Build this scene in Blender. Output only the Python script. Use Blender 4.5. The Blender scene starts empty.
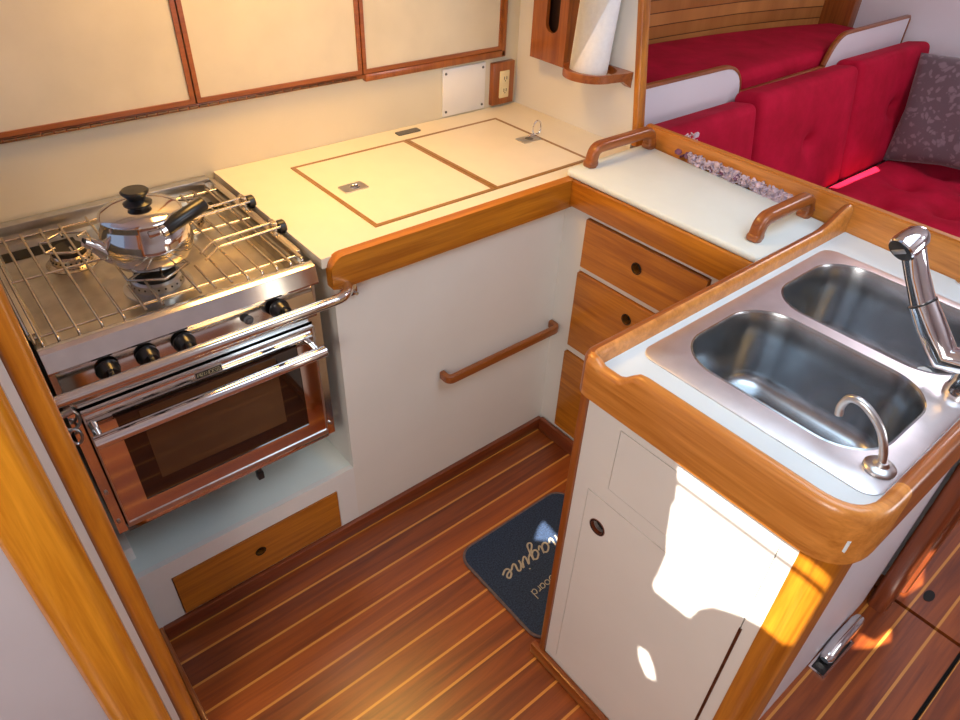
import bpy, bmesh, math, random
from mathutils import Vector, Matrix
random.seed(7)
sc = bpy.context.scene
COL = sc.collection
PI = math.pi

# ------------------------------------------------------------------ helpers
def V(*a): return Vector(a if len(a) > 1 else a[0])

def link(name, bm, mat, parent=None, angle=35, smooth=True):
    bmesh.ops.recalc_face_normals(bm, faces=bm.faces)
    me = bpy.data.meshes.new(name)
    off = Vector((0, 0, 0))
    p = parent
    while p is not None:
        off += p.location
        p = p.parent
    if off.length: bmesh.ops.translate(bm, verts=bm.verts, vec=-off)
    bm.to_mesh(me); bm.free()
    if smooth:
        me.polygons.foreach_set('use_smooth', [True] * len(me.polygons))
        me.set_sharp_from_angle(angle=math.radians(angle))
    for m in (mat if isinstance(mat, (list, tuple)) else [mat]): me.materials.append(m)
    o = bpy.data.objects.new(name, me)
    COL.objects.link(o)
    if parent is not None: o.parent = parent
    return o

def thing(name, label, cat, loc=(0, 0, 0), group=None):
    o = bpy.data.objects.new(name, None); COL.objects.link(o)
    o.empty_display_size = .05
    o.location = loc
    return tag(o, label, cat, group)

def tag(o, label, cat, group=None, kind=None):
    o['label'] = label; o['category'] = cat
    if group: o['group'] = group
    if kind: o['kind'] = kind
    return o

def struct(name, bm, mat, label=None, **k):
    o = link(name, bm, mat, **k); o['kind'] = 'structure'
    if label: o['label'] = label
    return o

def B(): return bmesh.new()

def box(bm, x0, x1, y0, y1, z0, z1, bev=0, seg=2, M=None):
    r = bmesh.ops.create_cube(bm, size=1)
    vs = r['verts']
    for v in vs:
        v.co = Vector(((x0 + x1) / 2 + v.co.x * (x1 - x0), (y0 + y1) / 2 + v.co.y * (y1 - y0), (z0 + z1) / 2 + v.co.z * (z1 - z0)))
    if bev:
        es = list({e for v in vs for e in v.link_edges})
        rr = bmesh.ops.bevel(bm, geom=es, offset=bev, segments=seg, profile=.5, affect='EDGES')
        vs = list({v for f in rr['faces'] for v in f.verts} | {v for v in vs if v.is_valid})
    if M is not None: bmesh.ops.transform(bm, matrix=M, verts=vs)
    return vs

def bx(x0, x1, y0, y1, z0, z1, bev=0, seg=2):
    bm = B(); box(bm, x0, x1, y0, y1, z0, z1, bev, seg); return bm

def ring_faces(bm, a, b):
    n = len(a)
    for i in range(n): bm.faces.new((a[i], a[(i + 1) % n], b[(i + 1) % n], b[i]))

def loft(bm, loops, cap0=True, cap1=True):
    L = [[bm.verts.new(p) for p in lp] for lp in loops]
    for i in range(len(L) - 1): ring_faces(bm, L[i], L[i + 1])
    if cap0: bm.faces.new(L[0][::-1])
    if cap1: bm.faces.new(L[-1])
    return L

def lathe(bm, prof, c=(0, 0, 0), seg=32, M=None, cap0=True, cap1=True):
    c = Vector(c); loops = []
    for r, z in prof:
        lp = []
        for k in range(seg):
            a = 2 * PI * k / seg
            p = Vector((r * math.cos(a), r * math.sin(a), z))
            if M is not None: p = M @ p
            lp.append(p + c)
        loops.append(lp)
    loft(bm, loops, cap0, cap1)

def axis_m(d):
    return Vector((0, 0, 1)).rotation_difference(Vector(d).normalized()).to_matrix()

def cyl(bm, p0, p1, r0, r1=None, seg=20, bev=0):
    p0 = Vector(p0); p1 = Vector(p1); r1 = r0 if r1 is None else r1
    L = (p1 - p0).length
    pr = [(r0, 0), (r1, L)]
    if bev: pr = [(r0 - bev, 0), (r0 - bev * .3, bev * .3), (r0, bev), (r1, L - bev), (r1 - bev * .3, L - bev * .3), (r1 - bev, L)]
    lathe(bm, pr, p0, seg, axis_m(p1 - p0))

def smooth_path(pts, n=8):
    P = [Vector(p) for p in pts]
    Q = [P[0] * 2 - P[1]] + P + [P[-1] * 2 - P[-2]]
    out = []
    for i in range(1, len(Q) - 2):
        for k in range(n):
            t = k / n
            a, b, c, d = Q[i - 1], Q[i], Q[i + 1], Q[i + 2]
            out.append(.5 * ((2 * b) + (c - a) * t + (2 * a - 5 * b + 4 * c - d) * t * t + (3 * b - a - 3 * c + d) * t ** 3))
    out.append(P[-1]); return out

def fillet(pts, r, n=6):
    P = [Vector(p) for p in pts]; out = [P[0]]
    for i in range(1, len(P) - 1):
        a, b, c = P[i - 1], P[i], P[i + 1]
        rr = r[i] if isinstance(r, (list, tuple)) else r
        rr = min(rr, (a - b).length * .49, (c - b).length * .49)
        s = b + (a - b).normalized() * rr; e = b + (c - b).normalized() * rr
        for k in range(n + 1):
            t = k / n
            out.append(s * (1 - t) ** 2 + b * 2 * t * (1 - t) + e * t * t)
    out.append(P[-1]); return out

def tube(bm, pts, r, seg=12, closed=False):
    P = [Vector(p) for p in pts]; n = len(P)
    T = []
    for i in range(n):
        a = P[i - 1] if (i or closed) else P[0]
        b = P[(i + 1) % n] if (i < n - 1 or closed) else P[-1]
        T.append((b - a).normalized())
    nrm = T[0].orthogonal().normalized(); loops = []
    for i in range(n):
        nrm = (nrm - T[i] * nrm.dot(T[i])).normalized(); bn = T[i].cross(nrm)
        ri = r[i] if isinstance(r, (list, tuple)) else r
        loops.append([P[i] + (nrm * math.cos(2 * PI * k / seg) + bn * math.sin(2 * PI * k / seg)) * ri for k in range(seg)])
    if closed:
        L = [[bm.verts.new(p) for p in lp] for lp in loops]
        for i in range(n): ring_faces(bm, L[i], L[(i + 1) % n])
    else: loft(bm, loops)

def sweep(bm, pts, prof, side):
    """profile points (a along side, b along tangent x side)"""
    P = [Vector(p) for p in pts]; n = len(P); side = Vector(side).normalized(); loops = []
    for i in range(n):
        t = (P[min(i + 1, n - 1)] - P[max(i - 1, 0)]).normalized()
        b = t.cross(side).normalized()
        pr = prof(i) if callable(prof) else prof
        loops.append([P[i] + side * u + b * v for u, v in pr])
    loft(bm, loops)

def rrect(x0, x1, y0, y1, r, n=6):
    out = []
    for cx, cy, a0 in ((x1 - r, y1 - r, 0), (x0 + r, y1 - r, 90), (x0 + r, y0 + r, 180), (x1 - r, y0 + r, 270)):
        for k in range(n + 1):
            a = math.radians(a0 + 90 * k / n)
            out.append((cx + r * math.cos(a), cy + r * math.sin(a)))
    return out

def circ(cx, cy, r, n=24): return [(cx + r * math.cos(2 * PI * k / n), cy + r * math.sin(2 * PI * k / n)) for k in range(n)]

def plate(bm, outer, holes, mp, w0, w1):
    """flat plate in (u, v) with holes, thickness w0..w1, mapped by mp(u, v, w)"""
    for w in (w0, w1):
        es = []
        for lp in [outer] + list(holes):
            vs = [bm.verts.new((u, v, w)) for u, v in lp]
            es += [bm.edges.new((vs[i], vs[(i + 1) % len(vs)])) for i in range(len(vs))]
        bmesh.ops.triangle_fill(bm, edges=es, use_beauty=True, use_dissolve=False)
    for lp in [outer] + list(holes):
        a = [bm.verts.new((u, v, w0)) for u, v in lp]; b = [bm.verts.new((u, v, w1)) for u, v in lp]
        ring_faces(bm, a, b)
    bmesh.ops.remove_doubles(bm, verts=bm.verts, dist=1e-6)
    for v in bm.verts: v.co = Vector(mp(*v.co))

mapXY = lambda u, v, w: (u, v, w)      # lies flat
mapXZ = lambda u, v, w: (u, w, v)      # faces along y
mapYZ = lambda u, v, w: (w, u, v)      # faces along x

def cushion(lx, ly, lz, r, dents=(), n=28, puff=.0, M=None):
    """rounded box centred at origin, z up face may be dented / puffed"""
    bm = B()
    bmesh.ops.create_cube(bm, size=2)
    bmesh.ops.subdivide_edges(bm, edges=bm.edges[:], cuts=n, use_grid_fill=True)
    for v in bm.verts:
        c = Vector((math.copysign(abs(v.co.x) ** .8, v.co.x) * lx / 2, math.copysign(abs(v.co.y) ** .8, v.co.y) * ly / 2, v.co.z * lz / 2))
        i = Vector((max(-lx / 2 + r, min(lx / 2 - r, c.x)), max(-ly / 2 + r, min(ly / 2 - r, c.y)), max(-lz / 2 + r, min(lz / 2 - r, c.z))))
        d = c - i
        q = i + d.normalized() * r if d.length > 1e-6 else c
        u = q.x / (lx / 2); w = q.y / (ly / 2)
        if q.z > 0:
            q.z += puff * max(0, 1 - u ** 4) * max(0, 1 - w ** 4)
            for (dx, dy, dep, rad) in dents:
                rr = math.hypot(q.x - dx, q.y - dy)
                q.z -= dep * math.exp(-(rr / rad) ** 1.4)
        v.co = q
    if M is not None: bmesh.ops.transform(bm, matrix=M, verts=bm.verts)
    return bm

def frame(origin, ux, uy, uz):
    M = Matrix.Identity(4)
    for i, a in enumerate((ux, uy, uz)):
        a = Vector(a).normalized()
        for k in range(3): M[k][i] = a[k]
    for k in range(3): M[k][3] = origin[k]
    return M

# ------------------------------------------------------------------ materials
def newmat(name):
    m = bpy.data.materials.new(name); m.use_nodes = True
    nt = m.node_tree; b = nt.nodes['Principled BSDF']
    return m, nt, b

def setp(b, **k):
    for a, v in k.items():
        key = a.replace('_', ' ')
        b.inputs[key].default_value = (*v, 1) if isinstance(v, tuple) and len(v) == 3 else v

def plain(name, col, rough=.5, metal=0, noise=.04, scale=14, bump=0, **k):
    m, nt, b = newmat(name)
    setp(b, Roughness=rough, Metallic=metal, **k)
    tc = nt.nodes.new('ShaderNodeTexCoord'); nz = nt.nodes.new('ShaderNodeTexNoise')
    nz.inputs['Scale'].default_value = scale; nz.inputs['Detail'].default_value = 4
    nt.links.new(tc.outputs['Object'], nz.inputs['Vector'])
    rp = nt.nodes.new('ShaderNodeValToRGB')
    rp.color_ramp.elements[0].position = .3; rp.color_ramp.elements[1].position = .7
    rp.color_ramp.elements[0].color = (*[max(0, c * (1 - noise)) for c in col], 1)
    rp.color_ramp.elements[1].color = (*[min(1, c * (1 + noise)) for c in col], 1)
    nt.links.new(nz.outputs['Fac'], rp.inputs['Fac']); nt.links.new(rp.outputs['Color'], b.inputs['Base Color'])
    if bump:
        bp = nt.nodes.new('ShaderNodeBump'); bp.inputs['Strength'].default_value = bump; bp.inputs['Distance'].default_value = .003
        nt.links.new(nz.outputs['Fac'], bp.inputs['Height']); nt.links.new(bp.outputs['Normal'], b.inputs['Normal'])
    return m

def wood(name, axis, dark, light, rough=.34, coat=.35, scale=1.0):
    m, nt, b = newmat(name)
    setp(b, Roughness=rough, Coat_Weight=coat, Coat_Roughness=.12)
    tc = nt.nodes.new('ShaderNodeTexCoord'); mp = nt.nodes.new('ShaderNodeMapping')
    s = [26 * scale] * 3; s['XYZ'.index(axis)] = 1.6 * scale
    mp.inputs['Scale'].default_value = s
    nz = nt.nodes.new('ShaderNodeTexNoise'); nz.inputs['Scale'].default_value = 1.6; nz.inputs['Detail'].default_value = 7; nz.inputs['Roughness'].default_value = .62
    nz.inputs['Distortion'].default_value = .6
    mp2 = nt.nodes.new('ShaderNodeMapping'); s2 = [220 * scale] * 3; s2['XYZ'.index(axis)] = 7 * scale
    mp2.inputs['Scale'].default_value = s2
    n2 = nt.nodes.new('ShaderNodeTexNoise'); n2.inputs['Scale'].default_value = 1.0; n2.inputs['Detail'].default_value = 3
    nt.links.new(tc.outputs['Object'], mp.inputs['Vector']); nt.links.new(mp.outputs['Vector'], nz.inputs['Vector'])
    nt.links.new(tc.outputs['Object'], mp2.inputs['Vector']); nt.links.new(mp2.outputs['Vector'], n2.inputs['Vector'])
    mx = nt.nodes.new('ShaderNodeMath'); mx.operation = 'MULTIPLY_ADD'; mx.inputs[1].default_value = .35
    nt.links.new(n2.outputs['Fac'], mx.inputs[0]); nt.links.new(nz.outputs['Fac'], mx.inputs[2])
    rp = nt.nodes.new('ShaderNodeValToRGB')
    rp.color_ramp.elements[0].position = .46; rp.color_ramp.elements[1].position = .88
    rp.color_ramp.elements[0].color = (*dark, 1); rp.color_ramp.elements[1].color = (*light, 1)
    nt.links.new(mx.outputs['Value'], rp.inputs['Fac']); nt.links.new(rp.outputs['Color'], b.inputs['Base Color'])
    return m

TD, TL = (.29, .080, .004), (.56, .20, .013)
teak = {a: wood('teak_' + a, a, TD, TL) for a in 'XYZ'}
red_teak = {a: wood('red_teak_' + a, a, (.19, .044, .007), (.37, .108, .018)) for a in 'XYZ'}
dark_teak = {a: wood('dark_teak_' + a, a, (.13, .026, .010), (.26, .06, .016)) for a in 'XYZ'}
gold_teak = {a: wood('gold_teak_' + a, a, (.46, .15, .006), (.76, .31, .022), rough=.22, coat=.6) for a in 'XYZ'}
hull_wood = wood('hull_planking', 'X', (.22, .075, .018), (.40, .16, .04), rough=.4, coat=.2)
white = plain('white_laminate', (.78, .76, .72), .38, noise=.015)
face_white = plain('cabinet_white', (.77, .73, .66), .32, noise=.02, scale=6)
cool_white = plain('worktop_white', (.72, .81, .84), .35, noise=.015)
cream = plain('cream_laminate', (.78, .71, .57), .4, noise=.02)
cream_door = plain('cream_door', (.66, .60, .46), .5, noise=.05, scale=9)
board_white = plain('board_white', (.73, .80, .77), .38, noise=.02)
wall_white = plain('wall_white', (.74, .71, .65), .45, noise=.02, scale=5)
salon_white = plain('salon_white', (.74, .72, .76), .45, noise=.02, scale=5)
steel = plain('stainless', (.72, .70, .67), .13, 1, noise=.06, scale=30)
brushed = plain('brushed_steel', (.60, .60, .60), .30, 1, noise=.08, scale=40)
basin_steel = plain('basin_steel', (.40, .42, .44), .27, 1, noise=.10, scale=18)
rim_steel = plain('rim_steel', (.80, .77, .78), .42, 1, noise=.05, scale=30)
chrome = plain('chrome', (.78, .77, .78), .06, 1, noise=.02)
kettle_steel = plain('kettle_steel', (.70, .67, .63), .10, 1, noise=.03)
tray_steel = plain('tray_steel', (.62, .57, .48), .28, 1, noise=.15, scale=20)
rod_steel = plain('rod_steel', (.62, .55, .45), .25, 1, noise=.1)
black = plain('black_plastic', (.012, .012, .012), .28, noise=.2)
matte_black = plain('dark_void', (.008, .007, .006), .8, noise=.2)
sootblack = plain('burner_iron', (.03, .026, .022), .55, noise=.3, bump=.3)
brass = plain('brass', (.55, .40, .16), .28, 1, noise=.1)
bronze = plain('bronze_hinge', (.16, .085, .045), .4, 1, noise=.3, scale=80)
paper = plain('paper_towel', (.84, .83, .82), .9, noise=.03, bump=.25, scale=90)
ivory = plain('ivory_plastic', (.74, .62, .36), .4, noise=.02)
dark_grey = plain('dark_grey_paint', (.10, .10, .10), .5, noise=.2)
glass_black = plain('oven_glass', (.010, .006, .004), .05, 0, noise=.1, Coat_Weight=1.0, Coat_Roughness=.03)
glass_reflection = plain('oven_glass_reflection', (.075, .040, .018), .09, 0, noise=.25, scale=5, Coat_Weight=1.0, Coat_Roughness=.03)  # brown reflection is put into the inner pane's colour
shell_mat = plain('lilac_shell', (.52, .42, .50), .45, noise=.35, scale=60)
shell_dark = plain('plum_shell', (.16, .06, .12), .5, noise=.3, scale=60)
soap = plain('white_scrap', (.8, .8, .8), .6)
navy = plain('navy_carpet', (.018, .036, .080), .95, noise=.6, scale=260, bump=.6)
mat_edge = plain('mat_binding', (.13, .09, .09), .8, noise=.2, scale=90)
mat_text = plain('mat_lettering', (.40, .37, .30), .9, noise=.15, scale=120)

def velvet():
    m, nt, b = newmat('red_velvet')
    setp(b, Roughness=.85, Sheen_Weight=.06, Specular_IOR_Level=.2, Sheen_Roughness=.4, Sheen_Tint=(1, .08, .2))
    tc = nt.nodes.new('ShaderNodeTexCoord'); nz = nt.nodes.new('ShaderNodeTexNoise')
    nz.inputs['Scale'].default_value = 7; nz.inputs['Detail'].default_value = 6; nz.inputs['Roughness'].default_value = .65
    nt.links.new(tc.outputs['Object'], nz.inputs['Vector'])
    rp = nt.nodes.new('ShaderNodeValToRGB')
    rp.color_ramp.elements[0].position = .3; rp.color_ramp.elements[1].position = .72
    rp.color_ramp.elements[0].color = (.32, .002, .018, 1); rp.color_ramp.elements[1].color = (.52, .006, .042, 1)
    nt.links.new(nz.outputs['Fac'], rp.inputs['Fac']); nt.links.new(rp.outputs['Color'], b.inputs['Base Color'])
    return m
velvet = velvet()

def floral():
    m, nt, b = newmat('floral_velvet')
    setp(b, Roughness=.75, Sheen_Weight=.4)
    tc = nt.nodes.new('ShaderNodeTexCoord')
    vo = nt.nodes.new('ShaderNodeTexVoronoi'); vo.inputs['Scale'].default_value = 36; vo.inputs['Randomness'].default_value = 1
    nz = nt.nodes.new('ShaderNodeTexNoise'); nz.inputs['Scale'].default_value = 14; nz.inputs['Detail'].default_value = 3
    mx = nt.nodes.new('ShaderNodeMix'); mx.data_type = 'VECTOR'; mx.inputs['Factor'].default_value = .09
    nt.links.new(tc.outputs['Object'], mx.inputs[4]); nt.links.new(nz.outputs['Color'], mx.inputs[5])
    nt.links.new(tc.outputs['Object'], nz.inputs['Vector']); nt.links.new(mx.outputs[1], vo.inputs['Vector'])
    rp = nt.nodes.new('ShaderNodeValToRGB')
    rp.color_ramp.elements[0].position = .30; rp.color_ramp.elements[1].position = .44
    rp.color_ramp.elements[0].color = (.22, .165, .19, 1); rp.color_ramp.elements[1].color = (.125, .085, .10, 1)
    nt.links.new(vo.outputs['Distance'], rp.inputs['Fac']); nt.links.new(rp.outputs['Color'], b.inputs['Base Color'])
    return m
floral = floral()

def planks(name, period, phase, seam, dark, light, seamcol, axis='Y', rough=.34, coat=.32):
    """boards running along x with a thin pale or dark seam between them"""
    m, nt, b = newmat(name)
    setp(b, Roughness=rough, Coat_Weight=coat, Coat_Roughness=.26)
    N = nt.nodes.new; Lk = nt.links.new
    tc = N('ShaderNodeTexCoord'); sx = N('ShaderNodeSeparateXYZ'); Lk(tc.outputs['Object'], sx.inputs[0])
    def math_(op, a, bval=None, c=None):
        n = N('ShaderNodeMath'); n.operation = op
        for i, q in enumerate((a, bval, c)):
            if q is None: continue
            if isinstance(q, (int, float)): n.inputs[i].default_value = q
            else: Lk(q, n.inputs[i])
        return n.outputs[0]
    y = math_('DIVIDE', math_('SUBTRACT', sx.outputs[axis], phase), period)
    fr = math_('FRACT', y); fl = math_('FLOOR', y)
    d = math_('MINIMUM', fr, math_('SUBTRACT', 1, fr))
    mask = math_('LESS_THAN', d, seam / period / 2)
    cb = N('ShaderNodeCombineXYZ')
    Lk(math_('MULTIPLY', sx.outputs['X'], 1.3), cb.inputs[0])
    Lk(math_('MULTIPLY', sx.outputs['Y'], 24), cb.inputs[1]); Lk(math_('MULTIPLY', fl, 3.7), cb.inputs[2])
    nz = N('ShaderNodeTexNoise'); nz.inputs['Scale'].default_value = 1.7; nz.inputs['Detail'].default_value = 7; nz.inputs['Roughness'].default_value = .6; nz.inputs['Distortion'].default_value = .8
    Lk(cb.outputs[0], nz.inputs['Vector'])
    wn = N('ShaderNodeTexWhiteNoise'); wn.noise_dimensions = '1D'; Lk(fl, wn.inputs['W'])
    f = math_('ADD', nz.outputs['Fac'], math_('MULTIPLY', math_('SUBTRACT', wn.outputs['Value'], .5), .22))
    rp = N('ShaderNodeValToRGB'); rp.color_ramp.elements[0].position = .3; rp.color_ramp.elements[1].position = .75
    rp.color_ramp.elements[0].color = (*dark, 1); rp.color_ramp.elements[1].color = (*light, 1); Lk(f, rp.inputs['Fac'])
    mx = N('ShaderNodeMix'); mx.data_type = 'RGBA'; Lk(mask, mx.inputs['Factor']); Lk(rp.outputs['Color'], mx.inputs[6]); mx.inputs[7].default_value = (*seamcol, 1)
    Lk(mx.outputs[2], b.inputs['Base Color'])
    return m
sole = planks('teak_and_holly_sole', .0762, .731, .0065, (.14, .026, .006), (.37, .086, .012), (.60, .25, .045))
hull_planks = planks('hull_strip_planking', .052, .01, .004, (.40, .15, .035), (.62, .27, .075), (.10, .03, .010), axis='Z', rough=.4, coat=.2)

# ------------------------------------------------------------------ camera
R = [[0.7727797175498082, -0.633696395604959, 0.03521911896856461], [-0.36749861468165584, -0.4920194650843941, -0.7892158223104317], [0.5174517140281811, 0.5969470028196391, -0.6131052107705068]]
CAM = Vector((0, 0, 1.66))
cd = bpy.data.cameras.new('camera'); cam = bpy.data.objects.new('camera', cd); COL.objects.link(cam)
cd.sensor_width = 36; cd.lens = 36 * 686.675 / 960; cd.clip_start = .02
Mw = Matrix.Identity(4)
for k in range(3):
    Mw[k][0] = R[0][k]; Mw[k][1] = -R[1][k]; Mw[k][2] = -R[2][k]; Mw[k][3] = CAM[k]
cam.matrix_world = Mw
sc.camera = cam

# ------------------------------------------------------------------ setting
ZC = 1.97
bm = B(); box(bm, -1.3, 1.632, -.098, 1.80, -.03, 0)
struct('floor', bm, sole, smooth=False)
bm = B(); box(bm, -1.3, 1.632, -1.8, -.108, -.03, 0); box(bm, 1.644, 4.1, -1.8, .12, -.03, 0); box(bm, 1.644, 4.1, .12, 2.05, -.03, -.002)
struct('floor_panel', bm, sole, smooth=False)
struct('floor_gap', bx(-1.3, 4.1, -1.8, 2.05, -.05, -.031), matte_black, smooth=False)

struct('wall_back', bx(-.10, 1.66, 1.77, 1.80, .0, ZC), plain('wall_cream', (.68, .62, .47), .42, noise=.03, scale=4), smooth=False)
# bulkhead on the forward side of the galley; its free edge leans outboard
bm = B()
plate(bm, [(1.80, .0), (1.80, ZC), (1.395, ZC), (1.300, 1.304), (1.250, .99), (1.250, .0)], [], mapYZ, 1.637, 1.667)
struct('wall_right', bm, wall_white, smooth=False)
bm = B()
sweep(bm, [(1.652, 1.238, .93), (1.652, 1.246, .99), (1.652, 1.297, 1.304), (1.652, 1.392, ZC)], rrect(-.018, .017, -.010, .009, .004, 3), (1, 0, 0))
struct('trim_1', bm, teak['Z'])
# near bulkhead beside the companionway, seen as a stripe of teak, white, teak
struct('wall_left', bx(-1.3, -.10, .84, .872, 0, ZC), plain('bulkhead_shaded', (.50, .46, .48), .5, noise=.03, scale=5), smooth=False)  # shade on the near bulkhead is put into its grey base colour
bm = B()
plate(bm, rrect(-.118, -.029, .825, .893, .03, 8), [], mapXY, 0, ZC)
struct('trim_2', bm, gold_teak['Z'])
struct('trim_3', bx(-.031, -.018, .868, .899, 0, ZC), white, smooth=False)
bm = B()
plate(bm, rrect(-.0195, .0155, .866, .915, .014, 6), [], mapXY, 0, ZC)
struct('trim_4', bm, teak['Z'])
struct('wall_partition', bx(-.035, -.012, .91, 1.77, 0, 1.0), dark_grey, smooth=False)

# salon: hull side, forward bulkhead
hp = [(1.667, 2.045), (2.30, 2.035), (2.80, 2.02), (3.25, 1.99), (3.60, 1.93), (3.93, 1.845)]
bm = B(); plate(bm, hp + [(x, y + .03) for x, y in hp[::-1]], [], mapXY, .2, ZC)
struct('wall_hull', bm, hull_planks, angle=40)
struct('wall_forward', bx(3.90, 3.94, -1.8, 1.80, 0, ZC), salon_white, smooth=False)
struct('trim_5', bx(3.83, 3.8995, 1.715, 1.875, .3, ZC, .006), red_teak['Z'])
struct('wall_starboard', bx(-1.3, 4.1, -1.84, -1.80, 0, ZC), salon_white, smooth=False)
struct('wall_aft', bx(-1.34, -1.30, -1.8, .84, 0, ZC), salon_white, smooth=False)

# unseen coachroof; its openings are shaped to cast the sun patches
SD = Vector((.60, .10, -.79)).normalized()
def up_to_roof(p):
    p = Vector(p); t = (ZC - p.z) / SD.z
    q = p + SD * t
    return (q.x, q.y)
F = .752
sunA = [(F, .372, .861), (F, .364, .833), (F, .108, .833), (F, .108, .861)]
sunB = [(F, .363, .823), (F, .357, .79), (F, .361, .775), (F, .352, .70), (F, .343, .66), (F, .346, .60), (F, .350, .565), (F, .343, .552), (F, .305, .556), (F, .268, .560), (F, .259, .598), (F, .240, .630), (F, .215, .648), (F, .19, .664), (F, .160, .674), (F, .120, .674), (F, .108, .69), (F, .108, .823)]
sunC = [(F, .339, .365), (F, .318, .372), (F, .300, .350), (F, .284, .313), (F, .305, .301), (F, .328, .33)]
sunD = [(1.66, .072, 0), (1.75, .055, 0), (1.84, .085, 0), (1.80, .118, 0), (1.70, .105, 0)]
sunE = [(1.40, .085, 0), (1.44, .055, 0), (1.50, .03, 0), (1.54, .045, 0), (1.47, .055, 0), (1.46, .09, 0)]
sunG = [(3.02, 1.215, .46), (3.03, 1.165, .46), (3.40, 1.155, .46), (3.45, 1.20, .46)]
sunH = [(.975, .845, .008), (1.010, .868, .008), (1.045, .880, .008), (1.035, .792, .008), (1.018, .800, .008)]
holes = [[up_to_roof(p) for p in q] for q in (sunA, sunB, sunC, sunD, sunE, sunG, sunH)]
bm = B(); plate(bm, [(-1.34, -1.84), (4.1, -1.84), (4.1, 2.06), (-1.34, 2.06)], holes, mapXY, ZC, ZC + .003)
struct('ceiling', bm, salon_white, smooth=False)

# skirting
struct('baseboard_back', bx(.03, 1.325, 1.188, 1.203, 0, .05, .003), dark_teak['X'])
struct('baseboard_right', bx(1.312, 1.327, .60, 1.188, 0, .055, .003), dark_teak['Y'])
struct('baseboard_front', bx(.733, .749, .118, .602, 0, .038, .003), red_teak['Y'])
struct('baseboard_left', bx(.018, .03, .90, 1.203, 0, .05, .003), red_teak['Y'])

# ------------------------------------------------------------------ long galley cabinet (below the icebox counter)
def finger_hole(parent, uv, mp, wface, depth, r, ring_mat=None):
    bm = B()
    n = 24; u, v = uv
    def P(rr, w): return [mp(a, b_, w) for a, b_ in circ(u, v, rr, n)]
    s = 1 if depth > 0 else -1
    loft(bm, [P(r * 1.16, wface - s * .0015), P(r * 1.0, wface - s * .0015), P(r, wface + depth), ], False, True)
    return link('finger_hole', bm, ring_mat or matte_black, parent)

cab = thing('galley_cabinet', 'long white cabinet front with stove bay and low teak drawer at floor level', 'cabinet', (.66, 1.2, 0))
bm = B(); plate(bm, [(.60, .0), (1.335, .0), (1.335, .875), (.60, .875)], [], mapXZ, 1.203, 1.218)
link('front_panel', bm, face_white, cab, smooth=False)
bm = B(); plate(bm, [(-.01, 0), (.60, 0), (.60, .256), (-.01, .256)], [[(.088, .052), (.542, .052), (.542, .200), (.088, .200)]], mapXZ, 1.203, 1.218)
link('lower_panel', bm, white, cab, smooth=False)
link('bay_floor', bx(-.01, .60, 1.2185, 1.765, .240, .2558), board_white, cab, smooth=False)
link('bay_side', bx(.600, .612, 1.218, 1.765, .0, .885), wall_white, cab, smooth=False)
bm = B(); plate(bm, [(.090, .054), (.540, .054), (.540, .198), (.090, .198)], [circ(.305, .133, .0125)], mapXZ, 1.199, 1.215)
dr = link('drawer', bm, teak['X'], cab, angle=30)
finger_hole(dr, (.305, .133), mapXZ, 1.199, .02, .0125)
link('bay_cleat', bx(.018, .04, 1.26, 1.34, .256, .30, .003), white, cab)

bm = B(); P = fillet([(.900, 1.198, .443), (.900, 1.165, .443), (1.322, 1.165, .443), (1.322, 1.198, .443)], .02, 5)
sweep(bm, P, rrect(-.013, .013, -.008, .008, .004, 3), (0, 0, 1))
gr = link('grab_rail', bm, red_teak['X']); gr.location = (0, 0, 0)
tag(gr, 'straight teak grab rail on the white panel right of the stove', 'grab rail')

# ------------------------------------------------------------------ drawer cabinet
dc = thing('drawer_cabinet', 'white cabinet with a stack of three teak drawers below the serving board', 'cabinet', (1.335, .9, 0))
def dr_spec(z0, z1, y0, y1): return [(y0, z0), (y1, z0), (y1, z1), (y0, z1)]
specs = [(.688, .832, .718, 1.112, .922, .770), (.410, .665, .700, 1.118, .922, .610), (.070, .378, .690, 1.126, .922, .32)]
bm = B(); plate(bm, [(.60, .0), (1.2029, .0), (1.2029, .895), (.60, .895)], [dr_spec(s[0] - .003, s[1] + .003, s[2] - .003, s[3] + .003) for s in specs], mapYZ, 1.333, 1.347)
link('face_frame', bm, face_white, dc, smooth=False)
link('carcass', bx(1.3475, 1.636, .60, 1.19, .02, .88), matte_black, dc, smooth=False)
for s in specs:
    bm = B(); box(bm, 1.322, 1.340, s[2], s[3], s[0], s[1])
    bm.free(); bm = B()
    plate(bm, dr_spec(*s[:4]), [circ(s[4], s[5], .0145)], mapYZ, 1.322, 1.344)
    d = link('drawer', bm, teak['Y'], dc, angle=30)
    finger_hole(d, (s[4], s[5]), mapYZ, 1.322, .022, .0145)

# ------------------------------------------------------------------ L-shaped worktop
wt = thing('worktop', 'cream L-shaped worktop with varnished teak edge around the corner', 'worktop', (1.0, 1.5, .89))
bm = B()
plate(bm, [(.575, 1.195), (1.325, 1.195), (1.325, .60), (1.6215, .60), (1.665, 1.230), (1.636, 1.236), (1.636, 1.768), (.575, 1.768)], [], mapXY, .895, .919)
link('counter_slab', bm, cream, wt, smooth=False)
bm = B()
prof = [(.585, .850)] + [(.585 + .0, .890)] + [(.620 - .035 * math.cos(a) , .890 + .035 * math.sin(a)) for a in [PI / 2 * k / 6 for k in range(1, 7)]] + [(1.336, .925), (1.336, .846), (.600, .846)]
plate(bm, prof, [], mapXZ, 1.172, 1.199)
link('edge_trim', bm, teak['X'], wt, angle=40)
link('edge_trim', bx(1.312, 1.335, .586, 1.180, .852, .925, .004), teak['Y'], wt)

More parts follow.
